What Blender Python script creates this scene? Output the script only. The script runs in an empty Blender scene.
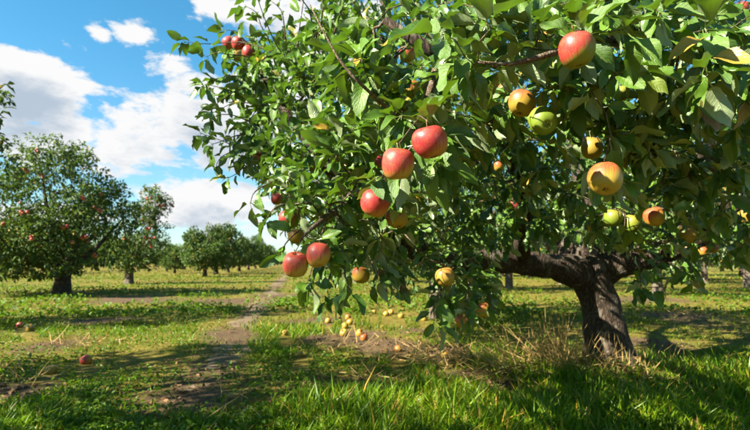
import bpy, math, random
import numpy as np
from mathutils import Matrix, Vector

# ------------------------------------------------------------------ camera, sky, sun, exposure
S = bpy.context.scene
C = S.collection
F = 500.0                      # focal length in pixels of a 750 px wide picture
CAM_H = 0.85
PITCH = math.atan(47 / F)
cam_d = bpy.data.cameras.new('camera'); cam = bpy.data.objects.new('camera', cam_d); C.objects.link(cam)
cam_d.sensor_width = 36; cam_d.lens = 36 * F / 750
cam_d.clip_start = 0.02; cam_d.clip_end = 6000
cam.location = (0, 0, CAM_H); cam.rotation_euler = (math.pi / 2 + PITCH, 0, 0)
cam_d.dof.use_dof = True; cam_d.dof.focus_distance = 1.15; cam_d.dof.aperture_fstop = 7.0
S.camera = cam

SUN = np.array([-0.725, -0.36, 0.585]); SUN /= np.linalg.norm(SUN)
ELEV = math.asin(SUN[2]); AZ = math.atan2(SUN[0], SUN[1])

S.view_settings.view_transform = 'Standard'; S.view_settings.look = 'None'
S.view_settings.gamma = 1.0; S.view_settings.use_curve_mapping = False
S.view_settings.exposure = 2.2
S.render.engine = 'CYCLES'
S.cycles.max_bounces = 4; S.cycles.diffuse_bounces = 2; S.cycles.glossy_bounces = 2
S.cycles.transmission_bounces = 4; S.cycles.transparent_max_bounces = 4
S.cycles.caustics_reflective = False; S.cycles.caustics_refractive = False

sun_d = bpy.data.lights.new('sun', 'SUN'); sun_d.energy = 5.0; sun_d.angle = math.radians(0.55)
sun_d.color = (1.0, 0.91, 0.76)
sun = bpy.data.objects.new('sun', sun_d); C.objects.link(sun)
sun.rotation_euler = Vector(-SUN).to_track_quat('-Z', 'Y').to_euler(); sun.location = (-20, -10, 18)


def P(px, py, d):
    """a point of the place from a picture position (750 x 430) and a depth in metres"""
    x, y, z = (px - 375) / F * d, d, (215 - py) / F * d
    c, s = math.cos(PITCH), math.sin(PITCH)
    return np.array([x, y * c - z * s, CAM_H + y * s + z * c])


def proj(p):
    p = np.atleast_2d(p); c, s = math.cos(PITCH), math.sin(PITCH)
    z0 = p[:, 2] - CAM_H
    d = p[:, 1] * c + z0 * s; z = -p[:, 1] * s + z0 * c
    dd = np.where(d > 0.05, d, 0.05)
    return p[:, 0] / dd * F + 375, 215 - z / dd * F, d


# ---- node helper
class NT:
    def __init__(self, tree): self.t = tree; tree.nodes.clear()
    def n(self, typ, ins=None, **props):
        nd = self.t.nodes.new(typ)
        for k, v in props.items(): setattr(nd, k, v)
        for k, v in (ins or {}).items():
            if isinstance(v, bpy.types.NodeSocket): self.t.links.new(v, nd.inputs[k])
            else: nd.inputs[k].default_value = v
        return nd
    def math(self, op, a, b=0.0, c=0.0, clamp=False):
        return self.n('ShaderNodeMath', {0: a, 1: b, 2: c}, operation=op, use_clamp=clamp).outputs[0]
    def vec(self, op, a, b=(0, 0, 0)):
        nd = self.n('ShaderNodeVectorMath', {0: a, 1: b}, operation=op)
        return nd.outputs['Value'] if op in ('LENGTH', 'DOT_PRODUCT', 'DISTANCE') else nd.outputs[0]
    def mix(self, f, a, b, blend='MIX'):
        nd = self.n('ShaderNodeMix', data_type='RGBA', blend_type=blend)
        for i, v in ((0, f), (6, a), (7, b)):
            if isinstance(v, bpy.types.NodeSocket): self.t.links.new(v, nd.inputs[i])
            else: nd.inputs[i].default_value = (*v, 1) if isinstance(v, tuple) and len(v) == 3 else v
        return nd.outputs[2]
    def rng(self, v, a, b, c=0.0, d=1.0, smooth=True):
        return self.n('ShaderNodeMapRange', {0: v, 1: a, 2: b, 3: c, 4: d},
                      interpolation_type='SMOOTHSTEP' if smooth else 'LINEAR').outputs[0]
    def noise(self, vec, scale, detail=3.0, rough=0.55, dist=0.0):
        nd = self.n('ShaderNodeTexNoise', {'Scale': scale, 'Detail': detail, 'Roughness': rough, 'Distortion': dist})
        if vec is not None: self.t.links.new(vec, nd.inputs['Vector'])
        return nd.outputs[0]
    def vor(self, vec, scale, feature='F1'):
        nd = self.n('ShaderNodeTexVoronoi', {'Scale': scale}, feature=feature)
        if vec is not None: self.t.links.new(vec, nd.inputs['Vector'])
        return nd.outputs['Distance']
    def link(self, a, b): self.t.links.new(a, b)


# ---- cloudy sky: a clear Nishita sky with cumulus banks, laid out by direction
def cloud_group():
    g = bpy.data.node_groups.new('cloud_density', 'ShaderNodeTree')
    g.interface.new_socket('Dir', in_out='INPUT', socket_type='NodeSocketVector')
    g.interface.new_socket('Density', in_out='OUTPUT', socket_type='NodeSocketFloat')
    T = NT(g)
    gi = T.n('NodeGroupInput').outputs[0]
    st = T.vec('MULTIPLY', gi, (1.0, 1.0, 2.1))
    big = T.noise(st, 2.1, 3.0, 0.5)
    fine = T.noise(st, 7.5, 9.0, 0.62, 0.25)
    wsp = T.noise(st, 22.0, 6.0, 0.65)
    # named banks: picture direction, half-width and half-height in degrees-like units, weight
    blobs = [(20, 92, 85, 56, 1.1), (75, 137, 85, 40, 1.0), (150, 138, 80, 38, 1.0), (215, 136, 80, 44, 1.05), (275, 105, 60, 60, 1.0),
             (140, 31, 26, 20, .8), (98, 33, 14, 11, .62), (168, 66, 40, 17, .85), (195, 80, 36, 20, .8),
             (215, 6, 50, 20, .85), (275, 12, 60, 36, .95), (330, 40, 70, 60, .8), (205, 208, 85, 32, 1.1), (150, 198, 36, 16, .8),
             (60, 215, 90, 20, .8), (265, 225, 60, 22, .8), (330, 180, 50, 60, .6)]
    tot = None
    for px, py, rx, ry, w in blobs:
        v = P(px, py, 1.0) - np.array([0, 0, CAM_H]); L = np.linalg.norm(v); c = v / L
        dv = T.vec('SUBTRACT', gi, tuple(c))
        k = F * L
        dv = T.vec('MULTIPLY', dv, (k / rx, k / rx * .6, k / ry))
        r = T.vec('LENGTH', dv)
        b = T.math('MULTIPLY', T.rng(r, 0.0, 1.6, 1.0, 0.0), w)
        tot = b if tot is None else T.math('MAXIMUM', tot, b)
    # where the banks are listed the sky between them is clear; elsewhere scattered cumulus of the same kind
    ctr = P(170, 120, 1.0) - np.array([0, 0, CAM_H]); ctr /= np.linalg.norm(ctr)
    inview = T.rng(T.vec('DISTANCE', gi, tuple(ctr)), 0.42, 0.62, 1.0, 0.0)
    free = T.rng(big, 0.50, 0.66, 0.0, 1.0)
    free = T.math('MULTIPLY', free, T.math('SUBTRACT', 1.0, inview))
    tot = T.math('MAXIMUM', tot, free)
    d = T.math('ADD', tot, T.math('MULTIPLY', T.math('SUBTRACT', fine, 0.5), 2.0))
    d = T.math('ADD', d, T.math('MULTIPLY', T.math('SUBTRACT', wsp, 0.5), 0.7))
    go = T.n('NodeGroupOutput'); T.link(d, go.inputs[0])
    return g


W = bpy.data.worlds.new('World'); S.world = W; W.use_nodes = True
T = NT(W.node_tree)
sky = T.n('ShaderNodeTexSky', sky_type='NISHITA', sun_disc=False, sun_elevation=ELEV, sun_rotation=AZ % (2 * math.pi),
          altitude=100, air_density=1.0, dust_density=0.4, ozone_density=1.6).outputs[0]
dirn = T.n('ShaderNodeTexCoord').outputs['Generated']
dirn = T.vec('NORMALIZE', dirn)
tint = T.mix(T.rng(T.n('ShaderNodeSeparateXYZ', {0: dirn}).outputs[2], 0.0, 0.45), (0.69, 0.86, 0.90), (0.36, 0.92, 1.0))
skyc = T.mix(1.0, sky, tint, 'MULTIPLY')
cg = cloud_group()
def dens(v):
    nd = T.n('ShaderNodeGroup', node_tree=cg); T.link(v, nd.inputs[0]); return nd.outputs[0]
d0 = dens(dirn)
toward = T.vec('NORMALIZE', T.vec('ADD', dirn, tuple(np.array([SUN[0] * .25, SUN[1] * .1, SUN[2]]) * 0.07)))
d1 = dens(toward)
cover = T.rng(d0, 0.44, 0.70)
cover = T.math('POWER', cover, 0.8)
shade = T.rng(T.math('ADD', T.math('MULTIPLY', d1, 0.85), T.math('MULTIPLY', d0, 0.25)), 0.62, 1.35)
ccol = T.mix(shade, (1.0, 1.0, 1.0), (0.50, 0.60, 0.72))
bg_sky = T.n('ShaderNodeBackground', {'Color': skyc, 'Strength': 0.05})
bg_cl = T.n('ShaderNodeBackground', {'Color': ccol, 'Strength': 0.212})
elev = T.n('ShaderNodeSeparateXYZ', {0: dirn}).outputs[2]
cover = T.math('MULTIPLY', cover, T.rng(elev, -0.02, 0.03))
mx = T.n('ShaderNodeMixShader', {0: cover, 1: bg_sky.outputs[0], 2: bg_cl.outputs[0]})
T.link(mx.outputs[0], T.n('ShaderNodeOutputWorld').inputs[0])

# ------------------------------------------------------------------ tagging and mesh helpers
rs = np.random.RandomState(7)
random.seed(7)


def tag(o, label=None, cat=None, group=None, kind=None):
    for k, v in (('label', label), ('category', cat), ('group', group), ('kind', kind)):
        if v: o[k] = v
    return o


def link(name, data, parent=None, loc=None):
    o = bpy.data.objects.new(name, data); C.objects.link(o)
    if loc is not None: o.location = tuple(loc)
    if parent is not None: o.parent = parent
    return o


def raw_mesh(name, V, faces, mat=None, uv=None, smooth=True, attrs=None):
    """faces: list of int arrays (n,k), each one face size"""
    me = bpy.data.meshes.new(name)
    V = np.asarray(V, dtype=np.float32)
    faces = [np.asarray(f, dtype=np.int32) for f in faces if len(f)]
    me.vertices.add(len(V)); me.vertices.foreach_set('co', V.ravel())
    loops = np.concatenate([f.ravel() for f in faces])
    sizes = np.concatenate([np.full(len(f), f.shape[1], np.int32) for f in faces])
    starts = np.concatenate([[0], np.cumsum(sizes)[:-1]]).astype(np.int32)
    me.loops.add(len(loops)); me.loops.foreach_set('vertex_index', loops)
    me.polygons.add(len(sizes)); me.polygons.foreach_set('loop_start', starts)
    me.polygons.foreach_set('loop_total', sizes)
    if uv is not None:
        l = me.uv_layers.new(name='UVMap'); l.data.foreach_set('uv', np.asarray(uv, np.float32)[loops].ravel())
    for an, av in (attrs or {}).items():
        a = me.attributes.new(an, 'FLOAT', 'POINT'); a.data.foreach_set('value', np.asarray(av, np.float32))
    me.update(calc_edges=True); me.validate()
    if smooth: me.polygons.foreach_set('use_smooth', np.ones(len(sizes), bool))
    if mat: me.materials.append(mat)
    return me


class Acc:
    """collects triangles and quads of many small pieces"""
    def __init__(self): self.V = []; self.Q = []; self.T = []; self.U = []; self.n = 0
    def add(self, V, Q=None, Tr=None, U=None):
        self.V.append(V)
        if Q is not None and len(Q): self.Q.append(np.asarray(Q) + self.n)
        if Tr is not None and len(Tr): self.T.append(np.asarray(Tr) + self.n)
        if U is not None: self.U.append(U)
        self.n += len(V)
    def inst(self, tv, tq, tt, tu, R, pos):
        """many copies of one template: R (m,3,3) with scale, pos (m,3)"""
        m, k = len(R), len(tv)
        V = np.einsum('mij,kj->mki', R, tv) + pos[:, None, :]
        off = (np.arange(m) * k)[:, None, None]
        Q = (np.asarray(tq)[None] + off).reshape(-1, 4) if len(tq) else None
        Tt = (np.asarray(tt)[None] + off).reshape(-1, 3) if len(tt) else None
        self.add(V.reshape(-1, 3), Q, Tt, np.tile(tu, (m, 1)) if tu is not None else None)
    def mesh(self, name, mat, smooth=True, origin=(0, 0, 0)):
        V = np.concatenate(self.V) - np.asarray(origin)
        fs = []
        if self.Q: fs.append(np.concatenate(self.Q))
        if self.T: fs.append(np.concatenate(self.T))
        return raw_mesh(name, V, fs, mat, np.concatenate(self.U) if self.U else None, smooth)


def nrm(v): return v / (np.linalg.norm(v, axis=-1, keepdims=True) + 1e-9)


def vnoise(p, seed=0):
    """cheap smooth noise in -1..1 from a few waves; p (...,2 or 3)"""
    r = np.random.RandomState(seed); p = np.asarray(p, float); out = 0
    for i in range(6):
        k = r.normal(size=p.shape[-1]); k /= np.linalg.norm(k)
        out = out + np.sin((p @ k) * r.uniform(.6, 1.6) * 2.2 + r.uniform(0, 6.28))
    return out / 3.2


# ------------------------------------------------------------------ materials
def new_mat(name):
    m = bpy.data.materials.new(name); m.use_nodes = True
    return m, NT(m.node_tree)


def finish(T, sh, disp=None):
    T.link(sh, T.n('ShaderNodeOutputMaterial').inputs[0])


def leaf_mat(name, top, top2, under, trans, detail=True, sick=0.05, tmix=0.3, rough=0.42):
    m, T = new_mat(name)
    geo = T.n('ShaderNodeNewGeometry')
    oi = T.n('ShaderNodeObjectInfo').outputs['Random']
    r = T.math('FRACT', T.math('ADD', geo.outputs['Random Per Island'], oi))
    r2 = T.math('FRACT', T.math('MULTIPLY', r, 17.31))
    r3 = T.math('FRACT', T.math('MULTIPLY', r, 57.77))
    col = T.mix(r, top, top2)
    bump = None
    if detail:
        uv = T.n('ShaderNodeUVMap').outputs[0]
        s = T.n('ShaderNodeSeparateXYZ', {0: uv})
        a = T.math('ABSOLUTE', T.math('SUBTRACT', s.outputs[0], 0.5))
        mid = T.rng(a, 0.012, 0.04, 1.0, 0.0)
        fr = T.math('FRACT', T.math('SUBTRACT', T.math('MULTIPLY', s.outputs[1], 8.0), T.math('MULTIPLY', a, 5.0)))
        side = T.rng(T.math('ABSOLUTE', T.math('SUBTRACT', fr, 0.5)), 0.0, 0.14, 1.0, 0.0)
        vein = T.math('MAXIMUM', mid, T.math('MULTIPLY', side, 0.45))
        nz = T.noise(T.n('ShaderNodeTexCoord').outputs['Object'], 60.0, 4.0, 0.6)
        col = T.mix(T.rng(nz, .35, .7, 0, .5), col, top2)
        col = T.mix(T.math('MULTIPLY', vein, 0.5), col, (0.22, 0.28, 0.08))
        # a few brown specks and scorched tips
        sp = T.math('MULTIPLY', T.rng(T.noise(T.n('ShaderNodeTexCoord').outputs['Object'], 95.0, 2.0), .70, .76), T.rng(r3, .55, .8))
        col = T.mix(T.math('MULTIPLY', sp, .8), col, (0.16, 0.08, 0.03))
        hgt = T.math('ADD', T.math('MULTIPLY', vein, -0.6), T.math('MULTIPLY', nz, .5))
        bump = T.n('ShaderNodeBump', {'Strength': 0.8, 'Distance': 0.003, 'Height': hgt}).outputs[0]
        und = T.mix(T.math('MULTIPLY', vein, .4), under, (0.38, 0.40, 0.24))
    else:
        und = under
    if sick > 0:
        col = T.mix(T.rng(r2, 1 - sick, 1 - sick * .6), col, (0.33, 0.22, 0.03))
        col = T.mix(T.rng(r2, 1 - sick * .2, 1 - sick * .1), col, (0.17, 0.09, 0.03))
    fin = T.mix(geo.outputs['Backfacing'], col, und) if under else col
    ins = {'Base Color': fin, 'Roughness': rough, 'Specular IOR Level': 0.55 if detail else 0.25}
    if bump is not None: ins['Normal'] = bump
    b = T.n('ShaderNodeBsdfPrincipled', ins)
    tr = T.n('ShaderNodeBsdfTranslucent', {'Color': (*trans, 1)})
    mx = T.n('ShaderNodeMixShader', {0: tmix, 1: b.outputs[0], 2: tr.outputs[0]})
    finish(T, mx.outputs[0])
    return m


M_leaf = leaf_mat('apple_leaf', (0.015, 0.058, 0.005), (0.088, 0.178, 0.013), (0.190, 0.255, 0.120), (0.15, 0.32, 0.010), True, 0.03, 0.15, 0.36)
M_far = leaf_mat('orchard_leaf', (0.017, 0.052, 0.005), (0.056, 0.108, 0.008), (0.09, 0.125, 0.05), (0.13, 0.22, 0.02), False, 0.05, 0.2, 0.6)
M_grass = leaf_mat('grass_blade', (0.044, 0.120, 0.003), (0.145, 0.215, 0.005), None, (0.18, 0.36, 0.006), False, 0.14, 0.30, 0.45)
M_grass_dry = leaf_mat('dry_grass_blade', (0.042, 0.100, 0.004), (0.125, 0.145, 0.007), None, (0.18, 0.26, 0.010), False, 0.07, 0.28, 0.5)
M_weed = leaf_mat('weed_leaf', (0.036, 0.100, 0.004), (0.095, 0.165, 0.006), None, (0.16, 0.30, 0.008), False, 0.0, 0.28, 0.55)
M_straw = leaf_mat('dry_straw', (0.24, 0.155, 0.050), (0.38, 0.265, 0.10), None, (0.30, 0.21, 0.06), False, 0.0, 0.2, 0.6)
M_litter = leaf_mat('fallen_leaf', (0.10, 0.050, 0.018), (0.21, 0.125, 0.050), (0.22, 0.165, 0.10), (0.20, 0.12, 0.04), False, 0.0, 0.1, 0.7)
M_hedge = leaf_mat('woodland_leaf', (0.028, 0.062, 0.016), (0.060, 0.100, 0.024), (0.09, 0.12, 0.06), (0.10, 0.18, 0.03), False, 0.0, 0.2, 0.6)


def bark_mat(name, dark, light, lichen, scale=1.0):
    m, T = new_mat(name)
    co = T.n('ShaderNodeTexCoord').outputs['Object']
    st = T.vec('MULTIPLY', co, (1.0, 1.0, 0.30))
    n1 = T.noise(st, 38 * scale, 9.0, 0.7, 1.2)
    cr = T.vor(T.vec('ADD', st, T.vec('MULTIPLY', T.n('ShaderNodeTexNoise', {'Vector': st, 'Scale': 9.0}).outputs[1], (.16, .16, .16))), 48 * scale, 'DISTANCE_TO_EDGE')
    crack = T.rng(cr, 0.0, 0.30, 0.0, 1.0)
    h = T.math('ADD', T.math('MULTIPLY', crack, 0.35), n1)
    col = T.mix(T.rng(h, .4, 1.0), dark, light)
    lic = T.rng(T.noise(co, 13 * scale, 7.0, 0.65), 0.53, 0.64)
    col = T.mix(T.math('MULTIPLY', lic, .7), col, lichen)
    bp = T.n('ShaderNodeBump', {'Strength': 0.9, 'Distance': 0.02 / scale, 'Height': h}).outputs[0]
    b = T.n('ShaderNodeBsdfPrincipled', {'Base Color': col, 'Roughness': 0.85, 'Specular IOR Level': 0.2, 'Normal': bp})
    finish(T, b.outputs[0]); return m


M_bark = bark_mat('apple_bark', (0.024, 0.016, 0.010), (0.098, 0.070, 0.048), (0.17, 0.155, 0.115))
M_bark_pale = bark_mat('pale_bark', (0.06, 0.045, 0.033), (0.20, 0.155, 0.115), (0.25, 0.225, 0.185))
M_twig = bark_mat('twig_bark', (0.070, 0.045, 0.028), (0.20, 0.15, 0.10), (0.22, 0.20, 0.15), 3.0)


def apple_mat(name, skin, blush, blush2, lo, hi, streak=0.5):
    m, T = new_mat(name)
    co = T.n('ShaderNodeTexCoord').outputs['Object']
    oi = T.n('ShaderNodeObjectInfo').outputs['Random']
    s = T.n('ShaderNodeSeparateXYZ', {0: nz_off(T, co, oi)})
    # blush grows on one cheek and the shoulders of the fruit, thinning to the eye
    face = T.vec('DOT_PRODUCT', T.vec('NORMALIZE', co), tuple(nrm(np.array([-0.45, -0.45, 0.75]))))
    ang = T.math('ARCTAN2', T.n('ShaderNodeSeparateXYZ', {0: co}).outputs[0], T.n('ShaderNodeSeparateXYZ', {0: co}).outputs[1])
    zz = T.n('ShaderNodeSeparateXYZ', {0: co}).outputs[2]
    cv = T.n('ShaderNodeCombineXYZ', {0: T.math('COSINE', ang), 1: T.math('SINE', ang), 2: T.math('MULTIPLY', zz, 6.0)}).outputs[0]
    st = T.noise(T.vec('MULTIPLY', cv, (14, 14, .8)), 1.0, 4.0, 0.6)
    st2 = T.noise(co, 18.0, 5.0, 0.6)
    f = T.math('ADD', face, T.math('MULTIPLY', T.math('SUBTRACT', st, .5), streak * 1.6))
    f = T.math('ADD', f, T.math('MULTIPLY', T.math('SUBTRACT', st2, .5), 0.9))
    f = T.math('ADD', f, T.math('MULTIPLY', T.math('SUBTRACT', oi, .5), 0.3))
    k = T.rng(f, lo, hi)
    bl = T.mix(st, blush, blush2)
    col = T.mix(k, skin, bl)
    mot = T.noise(co, 55.0, 5.0, 0.7)
    col = T.mix(T.rng(mot, .45, .75, 0, .35), col, skin)
    dots = T.rng(T.vor(co, 210.0), 0.10, 0.24, 1.0, 0.0)
    col = T.mix(T.math('MULTIPLY', dots, .4), col, (0.42, 0.30, 0.14))
    scar = T.math('MULTIPLY', T.rng(T.noise(nz_off(T, co, oi), 28.0, 7.0, 0.7, .8), .66, .72), T.rng(oi, .2, .6))
    col = T.mix(T.math('MULTIPLY', scar, .7), col, (0.11, 0.07, 0.03))
    rad = T.vec('LENGTH', T.vec('MULTIPLY', co, (1, 1, 0)))
    rus = T.math('MULTIPLY', T.rng(rad, 0.004, 0.014, 1.0, 0.0), T.rng(zz, 0.0, 0.005))
    col = T.mix(T.math('MULTIPLY', rus, .7), col, (0.16, 0.12, 0.04))
    rg = T.rng(T.noise(co, 40.0, 3.0), .3, .7, .36, .58)
    b = T.n('ShaderNodeBsdfPrincipled', {'Base Color': col, 'Roughness': rg, 'Specular IOR Level': 0.4,
            'Subsurface Weight': 0.06, 'Subsurface Scale': 0.006, 'Subsurface Radius': (1.0, .5, .2)})
    finish(T, b.outputs[0]); return m


def nz_off(T, co, oi): return T.vec('ADD', co, T.n('ShaderNodeCombineXYZ', {0: oi, 1: oi, 2: oi}).outputs[0])


AP = {
    'red':    apple_mat('apple_red', (0.34, 0.17, 0.030), (0.34, 0.036, 0.032), (0.25, 0.014, 0.018), -0.60, 0.20, 1.1),
    'pink':   apple_mat('apple_pink', (0.34, 0.22, 0.036), (0.35, 0.060, 0.042), (0.29, 0.022, 0.022), -0.22, 0.45, 1.1),
    'half':   apple_mat('apple_half', (0.15, 0.165, 0.018), (0.35, 0.050, 0.032), (0.28, 0.018, 0.018), -0.05, 0.40, .7),
    'orange': apple_mat('apple_orange', (0.29, 0.20, 0.024), (0.34, 0.085, 0.022), (0.31, 0.045, 0.018), 0.0, 0.8, .9),
    'yellow': apple_mat('apple_yellow', (0.26, 0.185, 0.026), (0.30, 0.110, 0.022), (0.32, 0.15, 0.03), 0.3, 1.2, .8),
    'green':  apple_mat('apple_green', (0.13, 0.19, 0.016), (0.21, 0.195, 0.022), (0.18, 0.17, 0.02), 0.3, 1.2, .6),
}


def simple_mat(name, col, col2, rough=0.8, scale=30.0, bump=0.3):
    m, T = new_mat(name)
    co = T.n('ShaderNodeTexCoord').outputs['Object']
    n = T.noise(co, scale, 6.0, 0.6)
    b = T.n('ShaderNodeBsdfPrincipled', {'Base Color': T.mix(T.rng(n, .3, .7), col, col2), 'Roughness': rough, 'Specular IOR Level': .25,
            'Normal': T.n('ShaderNodeBump', {'Strength': bump, 'Distance': .01, 'Height': n}).outputs[0]})
    finish(T, b.outputs[0]); return m


M_stem = simple_mat('fruit_stalk', (0.10, 0.065, 0.03), (0.20, 0.14, 0.06), .7, 200.0)
M_calyx = simple_mat('fruit_calyx', (0.07, 0.045, 0.025), (0.15, 0.10, 0.05), .9, 200.0)
M_clod = simple_mat('soil_clod', (0.06, 0.037, 0.021), (0.13, 0.09, 0.055), .95, 60.0, .8)


def ground_mat():
    m, T = new_mat('orchard_floor')
    co = T.n('ShaderNodeTexCoord').outputs['Object']
    soil = T.n('ShaderNodeAttribute', attribute_name='soil').outputs['Fac']
    n1 = T.noise(co, 0.9, 8.0, 0.65); n2 = T.noise(co, 7.0, 8.0, 0.7); n3 = T.noise(co, 45.0, 6.0, 0.7); n4 = T.noise(co, 0.16, 4.0, 0.6)
    earth = T.mix(T.rng(n3, .3, .7), (0.055, 0.034, 0.017), (0.135, 0.092, 0.048))
    dry = T.mix(T.rng(n2, .35, .65), (0.092, 0.078, 0.008), (0.175, 0.135, 0.026))
    green = T.mix(T.rng(n3, .3, .7), (0.028, 0.062, 0.004), (0.072, 0.105, 0.006))
    g = T.mix(T.rng(T.math('ADD', T.math('MULTIPLY', n2, .6), T.math('MULTIPLY', n1, .6)), .36, .62), green, dry)
    g = T.mix(T.rng(T.math('ADD', T.math('MULTIPLY', n4, .7), T.math('MULTIPLY', n1, .4)), .5, .68, 0, .7), g, dry)
    s = T.rng(T.math('ADD', soil, T.math('MULTIPLY', T.math('SUBTRACT', n2, .5), 1.5)), .25, .75)
    col = T.mix(s, g, earth)
    h = T.math('ADD', T.math('MULTIPLY', n2, .5), T.math('MULTIPLY', n3, .35))
    bp = T.n('ShaderNodeBump', {'Strength': .8, 'Distance': .06, 'Height': h}).outputs[0]
    b = T.n('ShaderNodeBsdfPrincipled', {'Base Color': col, 'Roughness': .92, 'Specular IOR Level': .15, 'Normal': bp})
    finish(T, b.outputs[0]); return m


M_ground = ground_mat()
M_path = simple_mat('trodden_earth', (0.080, 0.055, 0.029), (0.165, 0.120, 0.068), .95, 11.0, .6)

# ------------------------------------------------------------------ ground
PATH_PX = [(196, 398), (207, 383), (232, 350), (248, 322), (262, 303), (274, 289), (284, 278), (290, 271)]
TREE0 = np.array([1.86, 4.05])


def flat_hit(px, py, h=0.0):
    a = P(px, py, 1.0) - np.array([0, 0, CAM_H]); t = (h - CAM_H) / a[2]
    return a[:2] * t


PATH = np.array([flat_hit(*p) for p in PATH_PX])
MOUNDS = [(*flat_hit(388, 346), .55, .06), (*flat_hit(448, 352), .45, .05), (*flat_hit(330, 340), .6, .02), (*flat_hit(690, 318), .9, .02),
          (*flat_hit(415, 330), .5, .03), (*flat_hit(300, 322), .7, .0), (*flat_hit(60, 345), .55, .0), (*flat_hit(20, 390), .35, .0), (*flat_hit(500, 385), .25, .0),
          (*flat_hit(230, 300), 1.2, .0), (*flat_hit(105, 320), .7, 0), (*flat_hit(600, 310), .7, 0), (*flat_hit(655, 345), .5, .02), (*flat_hit(360, 332), .5, 0), (*flat_hit(130, 300), 1.6, 0), (*flat_hit(350, 385), .35, 0), (*flat_hit(470, 375), .3, .02), (*flat_hit(290, 295), 1.2, 0), (*flat_hit(640, 300), 1.2, 0)]


def path_dist(xy):
    best = np.full(len(xy), 1e9)
    for a, b in zip(PATH[:-1], PATH[1:]):
        ab = b - a; t = np.clip(((xy - a) @ ab) / (ab @ ab), 0, 1)
        best = np.minimum(best, np.linalg.norm(xy - (a + t[:, None] * ab), axis=1))
    return best


def soil_mask(xy):
    s = np.zeros(len(xy))
    for x, y, r, _ in MOUNDS:
        d = np.linalg.norm((xy - np.array([x, y])) * np.array([1.0, .8]), axis=1)
        s = np.maximum(s, np.clip(1.15 - d / r, 0, 1))
    s = np.maximum(s, np.clip(.72 - path_dist(xy) / .8, 0, .6))
    return np.clip(s + .25 * vnoise(xy * 1.6, 3) * (s > .02), 0, 1)


def height(xy):
    xy = np.asarray(xy, float)
    fade = np.exp(-np.linalg.norm(xy, axis=-1) / 40)
    h = (.035 * vnoise(xy * .45, 1) + .018 * vnoise(xy * 1.7, 2) + .007 * vnoise(xy * 6, 4)) * fade
    for x, y, r, a in MOUNDS:
        if a: h = h + a * np.exp(-(((xy[..., 0] - x) ** 2 + (xy[..., 1] - y) ** 2) / (r * .55) ** 2))
    d0 = np.linalg.norm(xy - TREE0, axis=-1)
    return h + .05 * np.exp(-(d0 / .5) ** 2)


def H(x, y): return float(height(np.array([[x, y]]))[0])


def hit(px, py):
    h = 0.0
    for _ in range(6):
        xy = flat_hit(px, py, h); h = H(*xy)
    return np.array([xy[0], xy[1], h])


def graded(lo, hi, fine_lo, fine_hi, step, grow=1.16):
    g = list(np.arange(fine_lo, fine_hi, step)); s = step
    while g[-1] < hi: s *= grow; g.append(g[-1] + s)
    s = step; out = []
    x = fine_lo
    while x > lo: s *= grow; x -= s; out.append(x)
    return np.array(out[::-1] + g)


gx = graded(-1500, 1500, -5.5, 4.5, .055); gy = graded(-60, 2500, 1.5, 12, .055)
GX, GY = np.meshgrid(gx, gy); xy = np.stack([GX.ravel(), GY.ravel()], 1)
gz = height(xy)
idx = np.arange(len(xy)).reshape(GX.shape)
quads = np.stack([idx[:-1, :-1], idx[:-1, 1:], idx[1:, 1:], idx[1:, :-1]], -1).reshape(-1, 4)
g_me = raw_mesh('ground', np.column_stack([xy, gz]), [quads], M_ground, attrs={'soil': soil_mask(xy)})
tag(link('ground', g_me), kind='structure')

# trodden path: a ragged strip lying in the grass
pts = []
for a, b in zip(PATH[:-1], PATH[1:]):
    n = max(2, int(np.linalg.norm(b - a) / .07))
    for t in np.linspace(0, 1, n, endpoint=False): pts.append(a + (b - a) * t)
pts = np.array(pts); tg = nrm(np.gradient(pts, axis=0)); nr = np.stack([-tg[:, 1], tg[:, 0]], 1)
us = np.linspace(-1, 1, 11)
wid = np.clip(.27 + .13 * vnoise(pts * 1.3, 11) + .06 * vnoise(pts * 5, 12), .06, .5)
PV = []
for i in range(len(pts)):
    for u in us:
        q = pts[i] + nr[i] * u * wid[i] * (1 + .12 * math.sin(i * 1.7 + u * 5))
        z = H(*q)
        lift = (.008 if abs(u) < .6 else (-.006 if abs(u) < .95 else -.05)) + .014 * vnoise(np.array([q * 1.1]), 23)[0] + .007 * vnoise(np.array([q * 3.1]), 24)[0] - .004
        lump = .006 * vnoise(np.array([q * 4.0]), 21)[0]
        PV.append((q[0], q[1], z + lift + lump * (abs(u) < .9)))
idx = np.arange(len(PV)).reshape(len(pts), len(us))
quads = np.stack([idx[:-1, :-1], idx[1:, :-1], idx[1:, 1:], idx[:-1, 1:]], -1).reshape(-1, 4)
tag(link('path', raw_mesh('path', PV, [quads[:, ::-1]], M_path)), kind='structure')


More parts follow.
